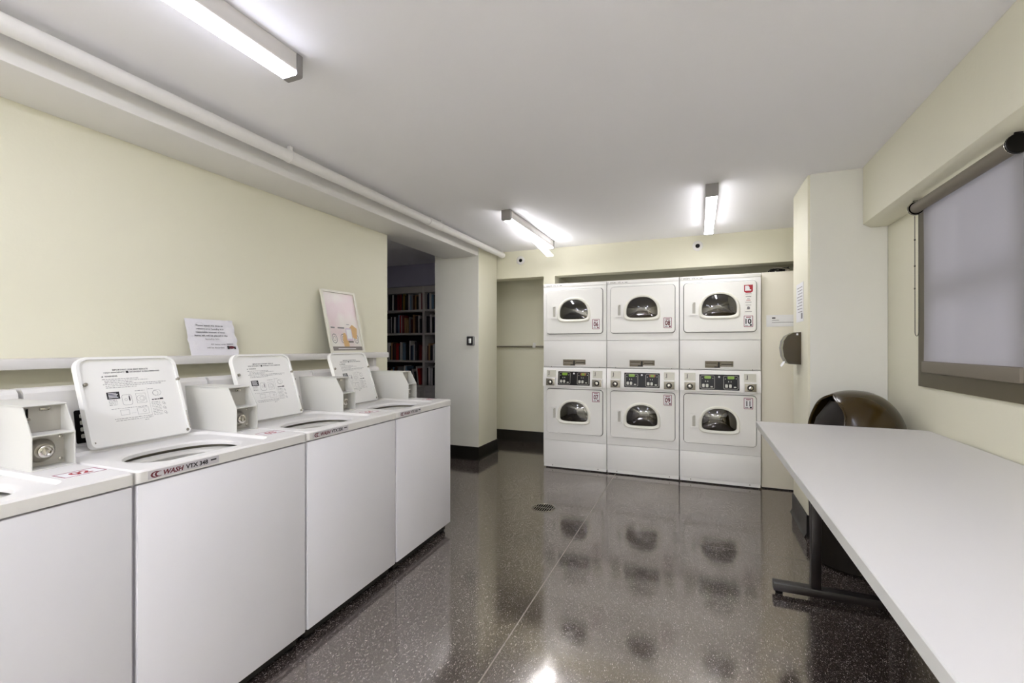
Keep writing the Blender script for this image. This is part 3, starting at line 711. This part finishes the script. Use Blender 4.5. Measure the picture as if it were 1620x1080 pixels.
        # dark ring painted in for the shaded gap round the door
        b = MB(M_dark); b.ring(rrect(.0355, w-.0355, z0-.0045, z1+.0045, .034, 6), rrect(.045, w-.045, z0+.005, z1-.005, .03, 6), fy, -.0012, -.0002); b.build('door_gap_shade', d)
        b = MB(mat('window_trim', srgb(240, 238, 226), .3)); sc = lambda s, q: [(cx+(a-cx)*s, cz-.004+(c-cz)*q) for a, c in win_in]
        b.loft([[fy(a, c, -.021) for a, c in sc(1.20, 1.27)], [fy(a, c, -.030) for a, c in sc(1.19, 1.26)], [fy(a, c, -.036) for a, c in sc(1.13, 1.17)], [fy(a, c, -.034) for a, c in sc(1.04, 1.05)], [fy(a, c, -.026) for a, c in win_in], [fy(a, c, -.018) for a, c in win_in]])
        b.build('window_frame', d)
        b = MB(M_glass); L = []
        for s in (1, .9, .75, .55, .3, .04):
            L.append([fy(cx+(a-cx)*s, cz+(c-cz)*s, -.022-.022*(1-s*s)) for a, c in win_in])
        b.loft(L, False, True); b.build('window_glass', d)
        b = MB(M_enamel2); hx = .098
        b.ring(rrect(hx, hx+.052, cz-.085, cz+.05, .005, 3), rrect(hx+.018, hx+.044, cz-.07, cz+.035, .003, 3), fy, -.031, -.0222)
        b.prism([(hx-.006, cz-.088), (hx+.056, cz-.088), (hx+.056, cz-.074), (hx-.006, cz-.074)], fy, -.034, -.0222)
        b.mi = 0
        hd = b.build('handle', d)
        b = MB(mat('handle_recess', srgb(190, 188, 178), .6)); b.prism([(hx+.018, cz-.07), (hx+.044, cz-.07), (hx+.044, cz+.035), (hx+.030, cz+.035), (hx+.018, cz+.02)], fy, -.0242, -.0224); b.build('handle_recess', hd)
        # drum behind the glass
        b = MB(M_drum); b.lathe([(.185, .001), (.29, .06), (.29, .55), (.0, .56)], (cx, 0, 1.655 if which == 'u' else .60), 'y', 32, cap0=False, cap1=False)
        for a in range(3):
            q = R(90+120*a+20); b.box(-.02, .02, .08, .54, .22, .288, .008, M=Matrix.Translation((cx, 0, 1.655 if which == 'u' else .60)) @ Matrix.Rotation(q, 4, 'Y'))
        b.build('drum', t)
        # number sticker
        sx1 = w-.066; sx0 = sx1-.077; s0 = 1.468 if which == 'u' else .722
        b = MB([M_paper, M_redpale, M_ink if num in ('10', '11') else M_maroon, M_greyink])
        yb = -.0225
        b.box(sx0, sx1, yb-.0006, yb, s0, s0+.104); b.mi = 1
        b.ring(rrect(sx0+.001, sx1-.001, s0+.001, s0+.103, .004, 2), rrect(sx0+.006, sx1-.006, s0+.006, s0+.098, .003, 2), fy, yb-.0012, yb-.0006)
        b.box(sx0+.018, sx1-.018, yb-.0013, yb-.0007, s0+.084, s0+.092)
        b.mi = 2; b.text(num, ((sx0+sx1)/2, yb-.0014, s0+.030), (1, 0, 0), (0, 0, 1), .044, w=(.032 if num == '11' else .048), align='c', bold=.03)
        b.mi = 3; b.box(sx0+.012, sx0+.038, yb-.0013, yb-.0007, s0+.012, s0+.018)
        b.mi = 2; b.box(sx0+.05, sx0+.066, yb-.0013, yb-.0007, s0+.010, s0+.024)
        b.build('number_sticker', d)
        if extra and which == 'u':
            b = MB([M_red, M_paper]); mx_ = (sx0+sx1)/2
            b.prism([(mx_-.036, 1.79), (mx_-.02, 1.778), (mx_+.02, 1.778), (mx_+.036, 1.79), (mx_+.036, 1.85), (mx_-.036, 1.85)], fy, yb-.0006, yb)
            b.mi = 1; b.prism([(mx_-.026, 1.797), (mx_+.022, 1.797), (mx_+.022, 1.808), (mx_+.01, 1.808), (mx_+.01, 1.826), (mx_+.0, 1.842), (mx_-.026, 1.842)], fy, yb-.001, yb-.0005)
            b.build('red_shield_sticker', d)
            b = MB([M_greyink, M_ink, M_red])
            for j, (mi, ww, zz) in enumerate(((0, .05, 1.765), (1, .045, 1.742), (0, .02, 1.722), (2, .035, 1.708), (0, .05, 1.69), (0, .045, 1.665), (0, .012, 1.65), (1, .026, 1.628), (0, .056, 1.605))):
                b.mi = mi; b.box(mx_-ww/2, mx_+ww/2, yb-.0006, yb, zz, zz+.004)
            b.box(mx_-.01, mx_+.012, yb-.0006, yb, 1.628, 1.65); b.build('small_print', d)
    return t
make_dryer(-1.540, .676, ('06', '07'), 'left stacked white dryers numbered 06 and 07, beside the alcove')
make_dryer(-.863, .693, ('08', '09'), 'middle stacked white dryers numbered 08 and 09')
make_dryer(-.169, .692, ('10', '11'), 'right stacked white dryers numbered 10 and 11, with a red shield sticker', True, 'third')

# filler cabinet at the right of the dryers
t = thing('filler_panel', (.85, 4.9, 0), 0, 'tall cream panel box closing the gap right of the dryers', 'panel')
b = MB(M_cream); b.box(.532, 1.118, 4.70, 5.14, .012, 1.965, .003); rel(b.build('panel_box'), t)
b = MB(M_dark); b.box(.54, 1.11, 4.71, 5.13, 0, .012); rel(b.build('shadow_gap_base'), t)
t = thing('notice_strip', (.70, 4.6988, 1.52), 0, 'wide white paper notice taped to the cream panel beside the dryers', 'sign')
b = MB([M_paper, M_ink, M_greyink]); b.box(-.13, .18, -.0012, -.0003, -.05, .055); b.mi = 1; b.box(-.085, -.058, -.0016, -.0012, .022, .034); b.mi = 2; b.box(-.085, -.03, -.0016, -.0012, .006, .010); b.box(-.085, .10, -.0016, -.0012, -.014, -.010); b.build('sheet', t)
# tangle on top
b = MB([M_black, M_dsteel]); r = random.Random(3)
for q in range(5):
    pts = []; a0 = r.uniform(0, 6); rad = r.uniform(.035, .06)
    for i in range(26):
        a = a0+i*.42; pts.append((.685+q*.016-.03+rad*math.cos(a)*1.2, 4.80+rad*.7*math.sin(a), 1.974+.011*(1+math.sin(a*1.3+q))+.005*q))
    b.mi = 1 if q == 3 else 0; b.tube(pts, .0045, 7)
b.mi = 0; b.box(.66, .71, 4.77, 4.80, 1.966, 1.995, .004)
tag(b.build('cable_coil'), 'dark tangle of cable lying on top of the cream panel box', 'cable')
# notice on the pier
t = thing('posted_notice', (.6845, 3.865, 1.62), 0, 'white printed notice on the side of the pier above the towel dispenser', 'sign')
b = MB([M_paper, M_greyink]); X = -.0015
b.box(-.0018, -.0006, -.125, .125, -.15, .13)
b.mi = 1
for j in range(9): b.box(-.0026, -.0022, -.09, .09-.02*(j % 3), .095-.022*j, .100-.022*j)
b.box(-.0026, -.0022, -.1, -.05, -.13, -.09); b.build('sheet', t)
# towel dispenser on the pier
t = thing('towel_dispenser', (.6845, 3.94, 1.16), 0, 'glossy dark brown paper towel dispenser mounted on the side of the pier', 'dispenser')
prof = [(0, 0), (0, .235), (-.045, .232), (-.085, .21), (-.108, .17), (-.115, .12), (-.108, .06), (-.09, .02), (-.075, .004)]
b = MB(M_brown); b.prism(prof, lambda a, c, d: (a, d, c), -.115, .045); b.build('housing', t)
b = MB(mat('dispenser_trim', srgb(200, 200, 170), .08, metal=.8))
L = []
for d_ in (-.122, -.1155):
    L.append([(a*1.06-.001, d_, .117+(c-.117)*1.03) for a, c in prof[2:]])
b.tube([(a*1.04-.002, -.118, c) for a, c in prof[2:]], .0022, 6); b.build('front_edge', t)
b = MB(M_paper); b.box(-.03, -.018, -.1175, -.1152, .212, .226, .002); b.build('lock', t)
b = MB(M_paper); b.loft([[(-.088, -.05, .022), (-.088, .03, .022)], [(-.10, -.055, .0), (-.10, .03, .006)], [(-.115, -.06, -.022), (-.112, .02, -.012)]], closed=False); b.build('paper_towel', t)

# ------------------------------------------------------------ table
TX0, TX1, TY0, TY1, TZ = .315, 1.116, .42, 3.035, .85
t = thing('folding_table', ((TX0+TX1)/2, (TY0+TY1)/2, 0), 0, 'long white laminate table with dark metal T legs against the right wall', 'table')
b = MB(M_table); b.prism(rrect(TX0, TX1, TY0, TY1, [.006, .03, .006, .006], 5), fz, TZ-.03, TZ-.0005); tt = rel(b.build('tabletop'), t)
b = MB(M_tedge); oo, ii = match(rrect(TX0-.002, TX1+.002, TY0-.002, TY1+.002, [.008, .032, .008, .008], 5), rrect(TX0+.001, TX1-.001, TY0+.001, TY1-.001, [.006, .03, .006, .006], 5))
b.loft([[fz(a, c, TZ-.031) for a, c in ii], [fz(a, c, TZ-.031) for a, c in oo], [fz(a, c, TZ-.002) for a, c in oo], [fz(a, c, TZ) for a, c in ii]]); rel(b.build('edge_band'), t)
for yy in (2.735, .75):
    b = MB(M_leg)
    b.box(.53, .575, yy-.02, yy+.02, .062, TZ-.05, .004); b.box(.86, .905, yy-.02, yy+.02, .062, TZ-.05, .004)
    b.box(.37, 1.07, yy-.03, yy+.03, TZ-.05, TZ-.032, .003)
    lg = rel(b.build('leg'), t)
    b = MB(M_leg); b.box(.362, 1.085, yy-.028, yy+.028, .022, .062, .003); ft = rel(b.build('foot_rail'), t)
    for xx in (.39, 1.05):
        b = MB(M_black); b.lathe([(.014, 0), (.018, .004), (.018, .012), (.007, .014), (.007, .022)], (xx, yy, 0), 'z', 14); rel(b.build('glide'), t)
b = MB(M_leg); b.box(.70, .73, .77, 2.71, TZ-.075, TZ-.051, .003); rel(b.build('stretcher'), t)

# ------------------------------------------------------------ domed bin
BX, BY = .868, 3.305
t = thing('trash_bin', (BX, BY, 0), 0, 'round dark brown trash bin with a domed lid behind the table', 'trash bin')
b = MB(M_brownm); b.lathe([(.215, 0), (.225, .01), (.243, .70), (.250, .705), (.250, .73)], (0, 0, 0), 'z', 48, True, True); b.build('bin_body', t)
b = MB(M_brown); seg = 72; nr = 26
def dome_pt(i, j, off=0):
    a = 2*math.pi*i/seg; e = math.pi/2*j/nr
    rr = (.247-off)*math.cos(e)**.85 if e < math.pi/2-1e-6 else 0.0
    return Vector((rr*math.cos(a), rr*math.sin(a), .735+(.292-off)*math.sin(e)**1.0))
open_dir = math.pi+.30     # opening faces the washers
def is_open(i, j):
    a = 2*math.pi*(i+.5)/seg; d = (a-open_dir+math.pi) % (2*math.pi)-math.pi
    e = (j+.5)/nr
    return abs(d) < R(47)*(1 if e < .3 else max(0, 1-((e-.3)/.42)**2.2)) and e > .06
vo = {}; 
def vv(i, j, lay):
    i %= seg; key = (0 if j == nr else i, j, lay)
    if key not in vo: vo[key] = b.bm.verts.new(dome_pt(i, j, .006*lay))
    return vo[key]
for j in range(nr):
    for i in range(seg):
        if is_open(i, j): continue
        for lay in (0, 1):
            q = [vv(i, j, lay), vv(i+1, j, lay), vv(i+1, j+1, lay), vv(i, j+1, lay)]
            q2 = []
            for v in q:
                if v not in q2: q2.append(v)
            if lay: q2 = q2[::-1]
            if len(q2) >= 3: b.face(q2)
        for (di, dj, e) in ((1, 0, ((i+1, j), (i+1, j+1))), (-1, 0, ((i, j+1), (i, j))), (0, 1, ((i+1, j+1), (i, j+1))), (0, -1, ((i, j), (i+1, j)))):
            ni, nj = (i+di) % seg, j+dj
            if 0 <= nj < nr and is_open(ni, nj):
                (a1, b1), (a2, b2) = e; b.face([vv(a1, b1, 0), vv(a2, b2, 0), vv(a2, b2, 1), vv(a1, b1, 1)])
dome = b.build('dome_lid', t, smooth=50)
sm = dome.modifiers.new('s', 'SMOOTH'); sm.iterations = 3; sm.factor = .5
# rolled lip round the opening
b = MB(M_brown); pts = []
for k_ in range(33):
    s = -1+2*k_/32; d = R(47)*math.sin(s*math.pi/2) ; e_ = .06
    q = abs(d)/R(47); e = .3+.42*(max(0, 1-q))**(1/2.2)
    a = open_dir+d; ee = math.pi/2*e; rr = .249*math.cos(ee)**.85
    pts.append((rr*math.cos(a), rr*math.sin(a), .735+.294*math.sin(ee)))
lo = []
for s in (-1, 1):
    a = open_dir+s*R(47); lo.append([(.249*math.cos(math.pi/2*e)**.85*math.cos(a), .249*math.cos(math.pi/2*e)**.85*math.sin(a), .735+.294*math.sin(math.pi/2*e)) for e in (.06, .12, .18, .24)])
b.tube(lo[0]+pts+lo[1][::-1], .0065, 8); b.build('opening_rim', t)
# inner flap
b = MB(M_brownm); L = []
for i in range(9):
    a = open_dir+R(-44+88*i/8); L.append([(.225*math.cos(a)*f, .225*math.sin(a)*f, z) for f, z in ((.98, .745), (.86, .85), (.55, .96), (.53, .955), (.83, .845), (.95, .745))])
b.loft(L, True, True); b.build('push_flap', t)

# ------------------------------------------------------------ bookcase and books
BKY = 5.46
t = thing('bookcase', (-3.7, 5.58, 0), 0, 'tall grey built-in bookcase full of books, seen through the doorway', 'bookcase')
bx = [(-4.44, -3.605), (-3.565, -2.93)]
SH = [1.815, 1.485, 1.095, .745]; TOPZ = 2.075
for x0, x1 in ((-4.48, -4.44), (-3.605, -3.565), (-2.97+.0, -2.93)):
    b = MB(M_shelf); b.box(x0, x1, BKY, 5.70, 0, TOPZ+.07, .002); rel(b.build('upright'), t)
bays = [(-4.4395, -3.6055), (-3.5645, -2.9705)]
for z in SH:
    for x0, x1 in bays:
        b = MB(M_shelf); b.box(x0, x1, BKY+.005, 5.695, z-.028, z, .002); rel(b.build('shelf_board'), t)
for x0, x1 in bays:
    b = MB(M_shelf); b.box(x0, x1, BKY+.002, 5.695, TOPZ-.02, TOPZ+.07, .002); rel(b.build('top_rail'), t)
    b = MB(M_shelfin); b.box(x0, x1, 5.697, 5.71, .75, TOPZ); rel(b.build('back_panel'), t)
    b = MB(M_shelf); b.box(x0, x1, BKY+.004, 5.695, .0, .716); b.box(x0+.02, x1-.02, BKY-.012, BKY+.003, .08, .66, .004); rel(b.build('base_cabinet'), t)
cols = [('black', (22, 20, 22)), ('dark red', (120, 24, 24)), ('white', (222, 218, 214)), ('navy', (36, 44, 76)), ('brown', (84, 48, 32)),
        ('grey', (140, 140, 142)), ('tan', (176, 140, 96)), ('light blue', (120, 150, 172)), ('maroon', (70, 18, 24)), ('charcoal', (46, 42, 42)), ('bright red', (176, 34, 30)), ('mustard', (150, 120, 50))]
BM = {}
for nme, c in cols:
    b = MB([mat('book_'+nme.replace(' ', '_'), srgb(*c), .5), M_pages])
    cov = [(-.5, 1), (-.5, .02), (-.42, 0), (.42, 0), (.5, .02), (.5, 1), (.38, 1), (.38, .03), (-.38, .03), (-.38, 1)]
    b.prism(cov, fz, 0, 1); b.mi = 1; b.prism([(-.37, .04), (.37, .04), (.37, .97), (-.37, .97)], fz, .02, .98)
    o = b.build('book', smooth=0); BM[nme] = o.data; bpy.data.objects.remove(o)
seqs = {  # colours read off the photograph, left to right, per shelf row of the wide bay
    0: ['white', 'charcoal', 'black', 'white', 'black', 'maroon', 'black', 'dark red', 'bright red', 'black', 'mustard', 'black', 'charcoal', 'white', 'light blue', 'grey', 'brown', 'tan', 'black', 'white', 'white', 'dark red'],
    1: ['grey', 'charcoal', 'white', 'black', 'white', 'black', 'navy', 'light blue', 'bright red', 'white', 'dark red', 'tan', 'tan', 'black', 'grey', 'maroon', 'tan', 'brown', 'black', 'white', 'black', 'charcoal'],
    2: ['white', 'black', 'tan', 'maroon', 'brown', 'bright red', 'bright red', 'charcoal', 'white', 'light blue', 'light blue', 'charcoal', 'black', 'white', 'navy', 'light blue', 'white', 'charcoal', 'maroon', 'dark red', 'grey'],
    3: ['brown', 'black', 'tan', 'light blue', 'maroon', 'brown', 'charcoal', 'grey', 'navy', 'black', 'white', 'light blue', 'light blue', 'navy', 'white', 'black', 'white', 'bright red', 'dark red']}
seq2 = {0: ['black', 'navy', 'white', 'light blue', 'charcoal', 'white'], 1: ['black', 'charcoal', 'white', 'black', 'navy', 'charcoal'],
        2: ['maroon', 'tan', 'black', 'white', 'light blue', 'charcoal'], 3: ['black', 'white', 'white', 'black', 'white', 'charcoal']}
rown = ['top', 'second', 'third', 'fourth']
ordn = ['first', 'second', 'third', 'fourth', 'fifth', 'sixth', 'seventh', 'eighth', 'ninth', 'tenth', 'eleventh', 'twelfth', 'thirteenth', 'fourteenth', 'fifteenth', 'sixteenth', 'seventeenth', 'eighteenth', 'nineteenth', 'twentieth', 'twenty-first', 'twenty-second', 'twenty-third']
rb = random.Random(12)
for bay, S in ((0, seqs), (1, seq2)):
    for row in range(4):
        names = S[row]; x = (-4.235 if bay == 0 else -3.555); xe = -3.615 if bay == 0 else -3.375
        ws = [rb.uniform(.7, 1.3) for _ in names]; tot = sum(ws); avail = xe-x
        hmax = (TOPZ-.03 if row == 0 else SH[row-1]-.035)-SH[row]
        lean_row = row == 3 and bay == 0
        if lean_row: avail -= .05
        for k, (nme, w) in enumerate(zip(names, ws)):
            if lean_row and k == 14: x += .045
            wd = w/tot*avail*.93; ht = min(hmax, rb.uniform(.19, .265)*(1.12 if nme in ('white', 'mustard') else 1)); dp = rb.uniform(.13, .18)
            o = bpy.data.objects.new('book', BM[nme]); COL.objects.link(o)
            o.location = (x+wd/2, BKY+.02+rb.uniform(0, .03), SH[row]+.0006); o.scale = (wd, dp, ht)
            if row == 3 and bay == 0 and k > 13: o.rotation_euler = (0, R(-7), 0); o.scale = (wd*.72, dp, ht*.9); o.location.z += wd*.07; o.location.x -= 0.0
            tag(o, f'{nme} book, {ordn[k]} from the left on the {rown[row]} shelf, {"wide left" if bay == 0 else "narrow right"} bay', 'book', f'books on the {rown[row]} shelf of the {"left" if bay == 0 else "right"} bay')
            x += wd/.93
